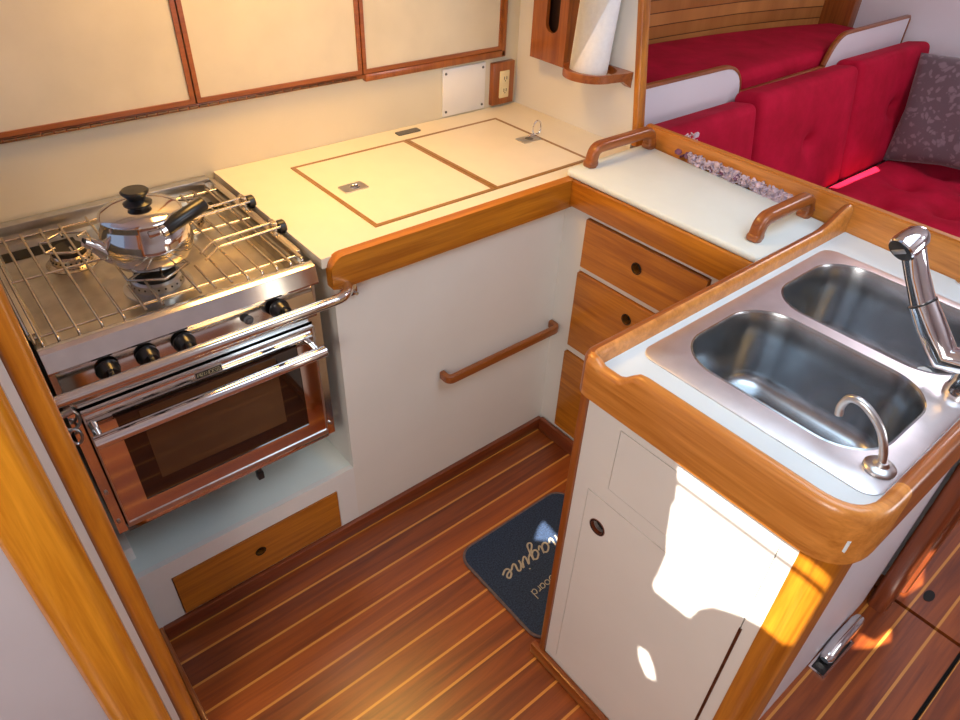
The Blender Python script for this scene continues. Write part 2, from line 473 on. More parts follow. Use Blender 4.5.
# icebox lids
def lid(x0, x1, latch, lab, ring):
    t = thing('icebox_lid', lab, 'lid', ((x0 + x1) / 2, 1.46, .919), 'flush lids in the worktop')
    y0, y1 = 1.252, 1.672
    link('panel', bx(x0 + .011, x1 - .011, y0 + .011, y1 - .011, .9191, .9216), cream, t, smooth=False)
    bm = B(); plate(bm, [(x0, y0), (x1, y0), (x1, y1), (x0, y1)], [[(x0 + .0105, y0 + .0105), (x1 - .0105, y0 + .0105), (x1 - .0105, y1 - .0105), (x0 + .0105, y1 - .0105)]], mapXY, .9191, .9218)
    link('border', bm, wood('border_teak', 'X', (.24, .11, .02), (.34, .17, .04)), t, smooth=False)
    lx, ly = latch
    bm = B(); plate(bm, rrect(lx - .034, lx + .034, ly - .022, ly + .022, .003, 2), [circ(lx + .004, ly, .013)], mapXY, .9217, .9245)
    lt = link('latch', bm, brushed, t)
    bm = B(); loft(bm, [[(a, b, .9243) for a, b in circ(lx + .004, ly, .0128)], [(a, b, .922) for a, b in circ(lx + .004, ly, .010)]], False, True)
    link('latch_cup', bm, dark_grey, lt)
    bm = B()
    if ring:
        P = [(lx + .045 + .017 * math.cos(a), ly + .012, .945 + .021 * math.sin(a)) for a in [2 * PI * k / 24 for k in range(24)]]
        tube(bm, P, .0028, 8, True)
        cyl(bm, (lx + .010, ly + .012, .925), (lx + .045, ly + .012, .926), .004)
    else:
        P = [(lx + .004 + .012 * math.cos(a), ly + .009 * math.sin(a), .9255) for a in [2 * PI * k / 20 for k in range(20)]]
        tube(bm, P, .0018, 8, True)
    link('latch_ring', bm, chrome, lt)
lid(.748, 1.116, (.818, 1.466), 'cream icebox lid nearest the stove, latch ring folded flat', False)
lid(1.118, 1.470, (1.425, 1.468), 'cream icebox lid nearest the outlet, latch ring standing up', True)
bm = B(); plate(bm, rrect(1.125, 1.205, 1.712, 1.738, .004, 2), [], mapXY, .9191, .9225)
v = link('vent_strip', bm, dark_grey); tag(v, 'small dark flush plate in the worktop behind the lids', 'plate')

# ------------------------------------------------------------------ upper cabinet
uc = thing('wall_cabinet', 'cream upper cabinet with teak-framed doors above the stove', 'cabinet', (.8, 1.77, 1.08))
for (x0, x1) in ((-.10, .563), (.567, 1.036), (1.040, 1.552)):
    z0, z1, w = 1.100, 1.62, .011
    d = link('door', bx(x0 + w, x1 - w, 1.757, 1.769, z0 + w, z1 - w), cream_door, uc, smooth=False)
    bm = B(); plate(bm, [(x0, z0), (x1, z0), (x1, z1), (x0, z1)], [[(x0 + w, z0 + w), (x1 - w, z0 + w), (x1 - w, z1 - w), (x0 + w, z1 - w)]], mapXZ, 1.752, 1.7695)
    link('door_frame', bm, red_teak['X'], d, smooth=False)
bm = B(); box(bm, -.10, 1.045, 1.754, 1.769, 1.087, 1.0985, .002)
hb = link('bottom_rail', bm, red_teak['X'], uc)
bm = B()
for i in range(44): cyl(bm, (-.08 + i * .025, 1.753, 1.0925), (-.08 + i * .025 + .021, 1.753, 1.0925), .0035, seg=8)
link('piano_hinge', bm, bronze, uc)
bm = B(); box(bm, 1.045, 1.566, 1.752, 1.769, 1.078, 1.0985, .002); box(bm, 1.5535, 1.570, 1.752, 1.769, 1.0785, 1.63, .002)
link('side_frame', bm, red_teak['Z'], uc)

# cover plate, outlet
cp = thing('cover_plate', 'white square cover plate held by four screws left of the outlet', 'cover plate', (1.41, 1.765, .925))
link('plate', bx(1.326, 1.498, 1.763, 1.7695, .924, 1.068, .002), white, cp)
for sx, sz in ((1.338, .938), (1.486, .938), (1.338, 1.054), (1.486, 1.054)):
    bm = B(); cyl(bm, (sx, 1.7632, sz), (sx, 1.760, sz), .0045, .003, 12); link('screw', bm, dark_grey, cp)
ol = thing('power_outlet', 'ivory power outlet on a teak backing block near the corner', 'outlet', (1.566, 1.765, .93))
link('backing_block', bx(1.520, 1.612, 1.750, 1.7695, .928, 1.062, .003), red_teak['Z'], ol)
link('outlet_plate', bx(1.546, 1.586, 1.744, 1.7505, .950, 1.036, .003), ivory, ol)
for zz in (.974, 1.012):
    bm = B(); box(bm, 1.556, 1.576, 1.7415, 1.745, zz - .013, zz + .013, .002); so = link('socket', bm, ivory, ol)
    bm = B()
    for dx in (-.005, .005): box(bm, 1.566 + dx - .0012, 1.566 + dx + .0012, 1.7408, 1.7418, zz - .003, zz + .007)
    cyl(bm, (1.566, 1.7412, zz - .007), (1.566, 1.7418, zz - .007), .002, seg=8)
    link('slots', bm, matte_black, so)

# ------------------------------------------------------------------ rack, towel holder, paper roll
rk = thing('utensil_box', 'teak wall box with a tall round-ended slot, left of the paper roll', 'box', (1.61, 1.56, 1.10))
slot = rrect(1.536, 1.590, 1.182, 1.46, .0265, 8)
bm = B(); plate(bm, [(1.502, 1.098), (1.648, 1.100), (1.648, 1.50), (1.502, 1.50)], [slot], mapYZ, 1.578, 1.590)
link('front_panel', bm, red_teak['Z'], rk, smooth=False)
bm = B(); box(bm, 1.5903, 1.637, 1.636, 1.648, 1.100, 1.50); box(bm, 1.5903, 1.637, 1.502, 1.514, 1.099, 1.50); box(bm, 1.5903, 1.637, 1.5142, 1.6358, 1.100, 1.110)
link('side_panels', bm, red_teak['Z'], rk, smooth=False)
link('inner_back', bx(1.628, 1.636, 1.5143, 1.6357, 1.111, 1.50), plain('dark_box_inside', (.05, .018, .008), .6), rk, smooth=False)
bm = B(); cyl(bm, (1.615, 1.6482, 1.118), (1.615, 1.668, 1.118), .006, bev=.002); cyl(bm, (1.615, 1.664, 1.118), (1.615, 1.676, 1.118), .009, bev=.002)
link('catch', bm, dark_grey, rk)

th = thing('towel_holder', 'curved teak ring shelf holding the paper roll on the bulkhead', 'holder', (1.6, 1.34, 1.09))
cx, cy, z0, z1 = 1.562, 1.376, 1.106, 1.128
out = [(cx - .078 * math.cos(a) * 1.0, cy + .082 * math.sin(a)) for a in [(-PI / 2 + PI * k / 18) for k in range(19)]]
outer = [(1.637, cy - .094), (1.612, cy - .094)] + [(x, y) for x, y in out] + [(1.637, cy + .082)]
bm = B(); plate(bm, outer, [[(cx + .002 + .066 * math.cos(2 * PI * k / 28), cy - .004 + .071 * math.sin(2 * PI * k / 28)) for k in range(28)]], mapXY, z0, z1)
link('ring_shelf', bm, red_teak['Y'], th, angle=40)
bm = B(); plate(bm, [(1.637, z0), (1.637, z0 - .022), (1.60, z0)], [], mapXZ, cy - .093, cy - .070)
link('bracket', bm, red_teak['Z'], th, smooth=False)
link('cross_bar', bx(1.50, 1.637, cy - .012, cy + .012, z0 + .001, z0 + .010), red_teak['X'], th, smooth=False)
cy += .010
pr_ = thing('paper_towel_roll', 'upright white paper towel roll standing in the teak ring', 'paper roll', (cx, cy, z0 + .01))
bm = B(); lathe(bm, [(.019, 0), (.053, 0), (.0545, .004), (.0545, .27), (.053, .274), (.019, .274)], (cx, cy, z0 + .0101), 40, cap0=False, cap1=False)
link('roll', bm, paper, pr_, angle=50)
bm = B(); lathe(bm, [(.0165, 0), (.0188, 0), (.0188, .276), (.0165, .276)], (cx, cy, z0 + .0101), 24, cap0=False, cap1=False)
link('core', bm, plain('cardboard', (.35, .25, .16), .9), pr_)
# loose outer sheet peeling diagonally
bm = B(); rows = []
for k in range(15):
    a = math.radians(150 + 105 * k / 14)
    rr = .0553 + .0125 * max(0, (k - 7) / 7) ** 2
    zt = z0 + .262 - .0
    zb = z0 + .016 + .23 * max(0, (k - 2) / 12) ** 1.2
    rows.append([(cx + rr * math.cos(a), cy + rr * math.sin(a), zb), (cx + rr * math.cos(a), cy + rr * math.sin(a), zt)])
vs = [[bm.verts.new(p) for p in r_] for r_ in rows]
for i in range(14): bm.faces.new((vs[i][0], vs[i + 1][0], vs[i + 1][1], vs[i][1]))
g = bmesh.ops.solidify(bm, geom=bm.faces[:], thickness=.0008)
link('loose_sheet', bm, paper, pr_)
pr_.rotation_euler.x = .07; pr_.location.z += .002

# ------------------------------------------------------------------ sink cabinet
sk = thing('sink_cabinet', 'white sink cabinet end with finger-hole door and teak corner stiles', 'cabinet', (.80, .35, 0))
door = [(.186, .060), (.531, .060), (.531, .667), (.186, .667)]
upp = [(.186, .706), (.488, .706), (.488, .852), (.186, .852)]
g = .0016
grow = lambda q, s: [(q[0][0] - s, q[0][1] - s), (q[1][0] + s, q[1][1] - s), (q[2][0] + s, q[2][1] + s), (q[3][0] - s, q[3][1] + s)]
bm = B(); plate(bm, [(.158, 0), (.566, 0), (.566, .93), (.158, .93)], [grow(door, g), grow(upp, g)], mapYZ, .750, .765)
link('face_frame', bm, face_white, sk, smooth=False)
bm = B(); plate(bm, door, [circ(.494, .590, .0155)], mapYZ, .7495, .764)
d = link('door', bm, face_white, sk, angle=30)
finger_hole(d, (.494, .590), mapYZ, .7495, .02, .0155)
bm = B()
P0 = [mapYZ(a, b, .7485) for a, b in circ(.494, .590, .0195)]; P1 = [mapYZ(a, b, .7485) for a, b in circ(.494, .590, .0150)]
P2 = [mapYZ(a, b, .756) for a, b in circ(.494, .590, .0150)]; P3 = [mapYZ(a, b, .7498) for a, b in circ(.494, .590, .0195)]
loft(bm, [P3, P0, P1, P2], False, False)
link('finger_ring', bm, dark_teak['Z'], d)
bm = B(); box(bm, .7475, .753, .1815, .1865, .058, .640)
link('piano_hinge', bm, bronze, d, smooth=False)
link('false_drawer', bx(.7495, .764, upp[0][0], upp[1][0], upp[0][1], upp[2][1]), face_white, sk, smooth=False)
link('corner_stile', bx(.744, .79, .5665, .583, 0, .93, .003), red_teak['Z'], sk)
bm = B(); plate(bm, [(.7455, .1585), (.835, .1585), (.835, .108)] + [(.7755 - .030 * math.sin(a), .138 - .030 * math.cos(a)) for a in [PI / 2 * k / 10 for k in range(11)]], [], mapXY, 0, .93)
link('corner_stile', bm, teak['Z'], sk)
link('end_panel', bx(.836, 1.56, .134, .148, 0, .93), salon_white, sk, smooth=False)
link('rear_panel', bx(.79, 1.60, .572, .584, 0, .93), face_white, sk, smooth=False)
link('inner_backing', bx(.7655, .768, .158, .566, 0, .93), matte_black, sk, smooth=False)

# ------------------------------------------------------------------ sink worktop with teak fiddle
CZ = .934
sw = thing('sink_worktop', 'pale blue-white worktop around the double sink with raised teak fiddle', 'worktop', (1.2, .35, .9))
RX0, RX1, RY0, RY1 = .850, 1.503, .125, .554
bm = B(); plate(bm, [(.755, .112), (1.5862, .112), (1.6195, .580), (.755, .580)], [[(RX0 + .02, RY0 + .02), (RX1 - .02, RY0 + .02), (RX1 - .02, RY1 - .02), (RX0 + .02, RY1 - .02)]], mapXY, CZ - .022, CZ)
link('counter_slab', bm, cool_white, sw, smooth=False)
path = fillet([(1.618, .584, 0), (.748, .584, 0), (.748, .105, 0), (1.575, .105, 0)], [0, .022, .070, 0], 10)
# densify
dense = []
for a, b in zip(path[:-1], path[1:]):
    n = max(1, int((b - a).length / .012))
    for k in range(n): dense.append(a.lerp(b, k / n))
dense.append(path[-1])
def sstep(a, b, x):
    t = max(0, min(1, (x - a) / (b - a))); return t * t * (3 - 2 * t)
def fprof(i):
    p = dense[i]
    if p.y > .56 and p.x > .80:      # aft-facing rail, sweeps up to the saloon fiddle
        top = .966 + .034 * sstep(1.50, 1.62, p.x); bot = .885
    elif p.x < .80 and p.y > .2:
        top = .966 - .010 * sstep(.565, .548, p.y) + .030 * sstep(.515, .470, p.y); bot = .884
    else:
        top = .986 - .008 * sstep(.9, 1.4, p.x); bot = .884
    w = .0125
    return [(bot, w), (bot, -w), (top - .012, -w), (top - .004, -w + .003), (top, -w + .009), (top, w - .009), (top - .004, w - .003), (top - .012, w)]
bm = B(); sweep(bm, dense, fprof, (0, 0, 1))
bm.faces.ensure_lookup_table()
for f in bm.faces:
    c = f.calc_center_median()
    f.material_index = 1 if c.y > .578 or (c.x > .86 and c.y < .2) else 0
fid_teak = wood('fiddle_teak', 'Y', (.42, .135, .016), (.70, .28, .055))
link('fiddle', bm, [fid_teak, red_teak['X']], sw, angle=50)

# saloon side fiddle on its low bulkhead
fd = struct('wall_saloon_half', bx(1.694, 1.71, .10, 1.249, 0, .955), salon_white, smooth=False)
bm = B(); vs = box(bm, 0, 1, 0, 1, 0, 1)
for v in vs:
    f = v.co.y; v.co = Vector((1.588 + .080 * f + .023 * v.co.x, .128 + 1.104 * f, .90 + v.co.z * (.118 - .028 * f)))
bmesh.ops.bevel(bm, geom=bm.edges[:], offset=.004, segments=2, affect='EDGES')
sf = link('saloon_fiddle', bm, fid_teak); tag(sf, 'long straight teak fiddle dividing the galley from the red settee', 'fiddle')
bm = B(); plate(bm, rrect(1.562, 1.66, .080, .127, .012, 5), [], mapXY, 0, .985)
struct('trim_6', bm, dark_teak['Z'])
struct('trim_7', bx(1.672, 1.715, .070, .12, 0, .985, .008), dark_teak['Z'])

# ------------------------------------------------------------------ double sink
ds = thing('double_sink', 'stainless double bowl sink set into the pale worktop', 'sink', (1.2, .34, .93))
NS = 12
def rl(x0, x1, y0, y1, r, z): return [(a, b, z) for a, b in rrect(x0, x1, y0, y1, r, NS)]
xm = 1.213
bowls = [(.902, 1.172), (1.200, 1.476)]
bm = B()
zr = CZ + .004
lo = [[bm.verts.new(p) for p in rl(RX0, RX1, RY0, RY1, .030, z)] for z in (CZ - .002, CZ + .0025)]
lo2 = [bm.verts.new(p) for p in rl(RX0 + .003, RX1 - .003, RY0 + .003, RY1 - .003, .028, zr)]
ring_faces(bm, lo[0], lo[1]); ring_faces(bm, lo[1], lo2)
es = [bm.edges.get((lo2[i], lo2[(i + 1) % len(lo2)])) for i in range(len(lo2))]
hl = []
for (a, b) in bowls:
    h = [bm.verts.new(p) for p in rl(a, b, .164, .524, .086, zr)]
    es += [bm.edges.new((h[i], h[(i + 1) % len(h)])) for i in range(len(h))]
    hl.append(h)
bmesh.ops.triangle_fill(bm, edges=es, use_beauty=True)
link('rim', bm, rim_steel, ds, angle=30)
for i, (a, b) in enumerate(bowls):
    bm = B(); y0, y1 = .164, .524
    L = [(0, 0, .086, zr), (.003, .003, .084, zr + .0012), (.006, .006, .081, zr - .004), (.009, .009, .079, zr - .06), (.013, .013, .074, zr - .135), (.018, .018, .068, zr - .152), (.032, .032, .055, zr - .163), (.055, .055, .045, zr - .166), (.10, .10, .03, zr - .168)]
    loft(bm, [rl(a + e, b - e, y0 + f, y1 - f, r, z) for e, f, r, z in L], False, True)
    bw = link('bowl', bm, basin_steel, ds, angle=60)
    bm = B(); c = ((a + b) / 2, (y0 + y1) / 2, zr - .168)
    lathe(bm, [(.040, .0005), (.040, .003), (.034, .003), (.028, .001), (.004, .001), (.004, .006), (.001, .007)], c, 28)
    link('drain', bm, brushed, bw)
bm = B()
bmesh.ops.create_icosphere(bm, subdivisions=2, radius=1)
for v in bm.verts:
    k = 1 + .25 * math.sin(v.co.x * 5 + v.co.y * 4)
    v.co = Vector((1.448 + v.co.x * .010 * k - v.co.z * .003, .256 + v.co.y * .019 * k, .788 + v.co.x * .014 + v.co.z * .004))
s_ = link('sponge_scrap', bm, soap); tag(s_, 'small white scrap stuck low inside the sink bowl behind the faucet', 'scrap')

# faucet
fx, fy = 1.200, .146
fa = thing('faucet', 'chrome pull-out faucet leaning over the two sink bowls', 'faucet', (fx, fy, zr))
bm = B(); lathe(bm, [(.031, 0), (.031, .006), (.028, .012), (.027, .030), (.026, .060), (.024, .072), (.018, .082)], (fx, fy, zr + .0006), 32)
link('base', bm, chrome, fa)
bm = B(); tube(bm, [(fx, fy + .008, zr + .058), (fx, .196, .985), (fx, .232, 1.022), (fx, .262, 1.058)], [.024, .0245, .0235, .0215], 24)
link('body', bm, chrome, fa)
bm = B(); tube(bm, [(fx, .2615, 1.0575), (fx, .2635, 1.0595)], .0222, 24)
link('collar', bm, black, fa)
bm = B(); tube(bm, [(fx, .263, 1.059), (fx, .290, 1.100), (fx, .312, 1.138), (fx - .002, .322, 1.158)], [.0195, .0185, .019, .022], 24)
sp = link('spray_wand', bm, chrome, fa)
hd_ = Vector((-.80, .18, -.50)).normalized(); hc = Vector((fx, .318, 1.150))
bm = B(); lathe(bm, [(.004, -.024), (.014, -.022), (.021, -.012), (.0235, .002), (.0245, .016), (.0235, .024), (.021, .0265)], hc, 28, axis_m(hd_))
link('spray_head', bm, chrome, sp)
bm = B(); lathe(bm, [(.0215, 0), (.021, .003), (.014, .004), (.002, .004)], hc + hd_ * .0245, 28, axis_m(hd_))
link('spray_face', bm, black, sp)
bm = B(); box(bm, -.0045, .0045, -.015, .015, .0035, .0055, .001, M=frame(hc + hd_ * .0245, hd_.orthogonal(), hd_.cross(hd_.orthogonal()), hd_))
link('spray_button', bm, brushed, sp)
bm = B(); tube(bm, smooth_path([(fx + .015, fy - .01, zr + .07), (fx + .050, fy - .012, zr + .085), (fx + .105, fy - .015, zr + .10)], 5), [.012] * 5 + [.010] * 5 + [.008], 14)
link('lever', bm, chrome, fa)

kb = thing('mixer_knob', 'small chrome knob on the worktop at the frame edge behind the faucet', 'knob', (1.600, .297, CZ))
bm = B(); lathe(bm, [(.018, 0), (.018, .004), (.009, .008), (.009, .020), (.016, .024), (.018, .034), (.013, .042), (.003, .044)], (1.600, .297, CZ + .0003), 24)
link('knob_body', bm, chrome, kb)

# fresh-water hand spout
px, py = .914, .152
ps = thing('water_spout', 'slim chrome curved spout on the near corner of the sink', 'spout', (px, py, zr))
bm = B(); lathe(bm, [(.023, 0), (.023, .004), (.020, .007), (.012, .009), (.008, .014)], (px, py, zr + .0006), 28); link('base', bm, brushed, ps)
bm = B(); pts = smooth_path([(px, py, zr + .010), (px + .002, py + .006, zr + .030), (px + .001, py + .020, zr + .058), (px - .001, py + .040, zr + .078), (px - .002, py + .060, zr + .088), (px - .002, py + .076, zr + .084), (px - .002, py + .082, zr + .066), (px - .002, py + .080, zr + .050)], 6)
tube(bm, pts, .0062, 14); link('pipe', bm, brushed, ps)

# ------------------------------------------------------------------ serving board with handles
sb = thing('serving_board', 'white lift-off board with two teak handles on the worktop', 'board', (1.49, .91, .92))
bm = B()
loft(bm, [rl(1.319 + e, 1.634 - e, .604 + e, 1.210 - e, .02, z) for e, z in ((.004, .9255), (0, .929), (0, .938), (.002, .9415), (.005, .943))])
for v in bm.verts:
    if v.co.x > 1.5: v.co.x += 1.588 + .080 * (v.co.y - .128) / 1.104 - .016 - 1.634
link('board', bm, board_white, sb, angle=50)
for yy, xa, xb in ((1.180, 1.380, 1.640), (.668, 1.376, 1.604)):
    bm = B()
    P = fillet([(xa + .006, yy, .9431), (xa + .014, yy, .993), (xb - .014, yy, .993), (xb - .006, yy, .9431)], .034, 8)
    sweep(bm, P, rrect(-.015, .015, -.0145, .0145, .009, 4), (0, 1, 0))
    # thicker feet
    box(bm, xa - .010, xa + .024, yy - .0152, yy + .0152, .9431, .962, .006); box(bm, xb - .026, xb + .008, yy - .0152, yy + .0152, .9431, .962, .006)
    link('handle', bm, red_teak['X'], sb, angle=50)

# shell garland lying between board and fiddle
bm = B()
def petal(bm, c, r):
    n0 = len(bm.verts)
    res = bmesh.ops.create_icosphere(bm, subdivisions=1, radius=1)
    Mx = Matrix.Translation(c) @ Matrix.Rotation(random.uniform(0, 6.28), 4, Vector((random.gauss(0, 1), random.gauss(0, 1), random.gauss(0, 1))).normalized()) @ Matrix.Diagonal((r, r * random.uniform(.7, 1), r * .28, 1))
    bmesh.ops.transform(bm, matrix=Mx, verts=res['verts'])
for i in range(420):
    t = random.random(); y = 1.045 - .37 * t
    petal(bm, Vector((1.634 + .072 * (y - .86) + random.uniform(-.014, .003), y, .942 + random.uniform(0, .026))), random.uniform(.0055, .0105))
for f in bm.faces: f.material_index = 0
n1 = len(bm.faces)
for i in range(22):
    y = random.choice((random.uniform(1.05, 1.10), random.uniform(.66, .70), random.uniform(.7, 1.05)))
    petal(bm, Vector((1.632 + .072 * (y - .86) + random.uniform(-.010, .003), y, .949 + random.uniform(0, .014))), random.uniform(.008, .013))
bm.faces.ensure_lookup_table()
for k, f in enumerate(bm.faces):
    if k >= n1: f.material_index = 1
gl = link('garland', bm, [shell_mat, shell_dark]); tag(gl, 'lilac petal garland tucked between white board and teak fiddle', 'garland')
bm = B()
for i in range(7):
    petal(bm, Vector((1.690 + random.uniform(-.006, .006), 1.085 + random.uniform(-.018, .018), .995 + random.uniform(-.012, .010))), .011)
gl = link('petal_tuft', bm, shell_mat); tag(gl, 'small tuft of lilac petals peeking over the top of the teak fiddle', 'petals')

# ------------------------------------------------------------------ stove
X0, X1, Y0, Y1, ZT, ZB = .028, .553, 1.192, 1.756, .915, .432
st = thing('stove', 'stainless gimballed stove with oven in the left-hand bay', 'stove', (.29, 1.47, .43))
bm = B()
box(bm, X0, X0 + .012, Y0 + .006, Y1 - .01, ZB, ZT - .03); box(bm, X1 - .012, X1, Y0 + .006, Y1 - .01, ZB, ZT - .03)
box(bm, X0, X1, Y1 - .02, Y1 - .01, ZB, ZT - .03); box(bm, X0, X1, Y0 + .006, Y1 - .01, ZB, ZB + .012)
box(bm, X0, X1, Y0 + .03, Y0 + .04, ZB, .86)
link('casing', bm, brushed, st, smooth=False)
# front frame around the oven door
bm = B(); plate(bm, [(X0, ZB), (X1, ZB), (X1, .800), (X0, .800)], [[(.046, .452), (.531, .452), (.531, .782), (.046, .782)]], mapXZ, Y0 - .004, Y0 + .012)
link('front_frame', bm, steel, st, smooth=False)
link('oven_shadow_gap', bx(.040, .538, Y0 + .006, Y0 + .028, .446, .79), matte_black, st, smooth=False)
# cooktop: shallow tray with a lip all round
bm = B()
r0 = [(X0, Y0 + .0), (X1, Y0 + .0), (X1, Y1), (X0, Y1)]
def rc(e, z, ef=0): return [(X0 + e, Y0 + e + ef, z), (X1 - e, Y0 + e + ef, z), (X1 - e, Y1 - e, z), (X0 + e, Y1 - e, z)]
loft(bm, [rc(0, .875), rc(0, .905), rc(.003, .908), rc(.014, .908), rc(.018, .905), rc(.022, .872)], False, True)
ck = link('cooktop', bm, tray_steel, st, angle=30)
bm = B(); box(bm, X0 + .002, X1 - .002, Y1 - .022, Y1 + .006, .885, .917, .002)
link('rear_flange', bm, brushed, st)
for (a, b) in ((.052, .20), (.41, .53)):
    link('vent_slot', bx(a, b, Y1 - .105, Y1 - .060, .8722, .8732), matte_black, ck, smooth=False)
# front lip and control fascia
bm = B(); sweep(bm, [(X0, Y0, 0), (X1, Y0, 0)], [(.918, -.016), (.922, -.006), (.922, .001), (.917, .010), (.882, .018), (.877, .016), (.877, -.016)], (0, 0, 1))
link('front_lip', bm, steel, st, angle=30)
bm = B(); vs = box(bm, X0 + .010, X1 - .010, Y0 - .012, Y0 + .0055, .796, .8768, .002)
for v in vs: v.co.y += max(0, v.co.z - .80) * .16
link('control_panel', bm, steel, st)
for kx in (.118, .189, .259, .459):
    bm = B(); Mk = axis_m((0, -1, .0))
    lathe(bm, [(.0215, 0), (.0215, .004), (.019, .007), (.0175, .024), (.0155, .027), (.001, .027)], (kx, Y0 - .0121, .848), 28, Mk)
    kn = link('knob', bm, black, st)
    bm = B(); box(bm, kx - .0045, kx + .0045, Y0 - .051, Y0 - .036, .848 - .017, .848 + .017, .002)
    link('knob_grip', bm, black, kn)
bm = B(); lathe(bm, [(.010, 0), (.010, .003), (.006, .004), (.006, .010), (.001, .011)], (.391, Y0 - .0121, .847), 20, axis_m((0, -1, 0)))
link('igniter', bm, dark_grey, st)
# oven door
dY = Y0 - .018
bm = B(); plate(bm, [(.050, .456), (.527, .456), (.527, .778), (.050, .778)], [[(.100, .506), (.482, .506), (.482, .748), (.100, .748)]], mapXZ, dY, dY + .02)
oven_steel = plain('oven_door_steel', (.74, .71, .68), .07, 1, noise=.04, scale=20)
od = link('oven_door', bm, oven_steel, st, smooth=False)
bm = B(); plate(bm, [(.0492, .4552), (.5278, .4552), (.5278, .7788), (.0492, .7788)], [[(.0525, .4675), (.5245, .4675), (.5245, .7755), (.0525, .7755)]], mapXZ, dY - .0025, dY + .0005)
link('door_edge', bm, brushed, od, smooth=False)
link('lower_sill', bx(.046, .531, Y0 - .016, Y0 - .0045, .438, .4525, .003), oven_steel, st)
link('window', bx(.098, .484, dY + .002, dY + .014, .504, .750), glass_black, od, smooth=False)
link('window_inner', bx(.142, .430, dY + .0012, dY + .0021, .545, .735), glass_reflection, od, smooth=False)
bm = B()
tube(bm, [(.050, dY - .034, .728), (.532, dY - .034, .728)], .0135, 18)
for hx in (.062, .518): cyl(bm, (hx, dY, .730), (hx, dY - .030, .728), .008)
link('handle', bm, chrome, od)
bp_ = link('brand_plate', bx(.259, .317, dY - .0015, dY + .001, .755, .774, .0008), brushed, od)
link('plate_field', bx(.2615, .3145, dY - .0019, dY - .0012, .7575, .7715), matte_black, bp_, smooth=False)
# lettering on the plate, built from little strokes
GL = {'P': [[(0, 0), (0, 1), (.6, 1), (.6, .5), (0, .5)]], 'R': [[(0, 0), (0, 1), (.6, 1), (.6, .5), (0, .5), (.6, 0)]], 'I': [[(.3, 0), (.3, 1)]],
      'N': [[(0, 0), (0, 1), (.6, 0), (.6, 1)]], 'C': [[(.6, 1), (0, 1), (0, 0), (.6, 0)]], 'E': [[(.6, 1), (0, 1), (0, 0), (.6, 0)], [(0, .5), (.5, .5)]],
      'S': [[(.6, 1), (0, 1), (0, .5), (.6, .5), (.6, 0), (0, 0)]]}
bm = B(); x = .2645
for ch in 'PRINCESS':
    for stl in GL[ch]:
        tube(bm, [(x + a * .0075, dY - .0019, .7602 + b * .0085) for a, b in stl], .0006, 5)
    x += .0061
link('lettering', bm, ivory, bp_)
bm = B(); cyl(bm, (.345, Y0 - .004, ZB + .004), (.345, Y0 - .004, ZB - .012), .007); box(bm, .337, .353, Y0 - .014, Y0 + .004, ZB - .032, ZB - .010, .003)
link('travel_latch', bm, black, st)
for (a, z) in ((.036, .47), (.036, .56), (.541, .47)):
    bm = B(); cyl(bm, (a, Y0 - .0035, z), (a, Y0 - .008, z), .004, seg=10); link('screw', bm, brushed, st)

# burners
for i, (bx_, by_, br) in enumerate(((.170, 1.575, .036), (.285, 1.375, .046), (.430, 1.60, .036))):
    bm = B(); lathe(bm, [(br * 1.5, 0), (br * 1.5, .002), (br * 1.15, .006), (br * 1.1, .022), (br * .98, .026), (br * .9, .022), (br * .5, .021)], (bx_, by_, .8723), 32)
    bu = link('burner', bm, rod_steel if i != 1 else brushed, st)
    bm = B(); lathe(bm, [(br * .88, .0), (br * .88, .012), (br * .8, .016), (br * .2, .017)], (bx_, by_, .8723 + .0222), 32)
    link('burner_cap', bm, sootblack, bu)
    bm = B()
    for k in range(24):
        a = 2 * PI * k / 24; c = Vector((bx_ + br * 1.09 * math.cos(a), by_ + br * 1.09 * math.sin(a), .8723 + .015))
        cyl(bm, c, c + Vector((math.cos(a), math.sin(a), 0)) * .002, .0022, seg=6)
    link('flame_ports', bm, matte_black, bu)
# wire grate
ZG = .921; rr = .0028
bm = B()
ya, yb = Y0 + .022, Y1 - .082
for x in (.040, .066, .100, .139, .178): tube(bm, fillet([(x, ya, .906), (x, ya + .004, ZG), (x, yb - .004, ZG), (x, yb, .906)], .004, 3), rr, 8)
for x in (.420, .452, .484, .516, .542): tube(bm, fillet([(x, ya, .906), (x, ya + .004, ZG), (x, yb - .004, ZG), (x, yb, .906)], .004, 3), rr, 8)
for y in (yb - .012, 1.468, ya + .03): tube(bm, [(.030, y, ZG - .0045), (.545, y, ZG - .0045)], rr, 8)
# short fingers reaching in over the burners
for (cx_, cy_, rad) in ((.170, 1.575, .040), (.285, 1.375, .052), (.430, 1.60, .040)):
    for k in range(6):
        a = 2 * PI * (k + .5) / 6
        p0 = Vector((cx_ + rad * .75 * math.cos(a), cy_ + rad * .75 * math.sin(a), ZG)); p1 = Vector((cx_ + rad * 1.35 * math.cos(a), cy_ + rad * 1.35 * math.sin(a), ZG))
        tube(bm, [p0, p1], rr, 8)
    tube(bm, [(cx_ + rad * 1.35 * math.cos(2 * PI * k / 6 + PI / 6), cy_ + rad * 1.35 * math.sin(2 * PI * k / 6 + PI / 6), ZG - .001) for k in range(6)], rr, 8, True)
for x in (.218, .250, .322, .352, .386):
    tube(bm, [(x, ya, ZG), (x, 1.375 - .055 if abs(x - .285) < .07 else yb, ZG)], rr, 8)
for x in (.236, .345):
    tube(bm, [(x, 1.44, ZG), (x, yb, ZG)], rr, 8)
tube(bm, [(.030, ya + .004, ZG), (.030, yb, ZG)], rr, 8); tube(bm, [(.545, ya + .004, ZG), (.545, yb, ZG)], rr, 8)
gt = link('grate', bm, rod_steel, st, angle=60)
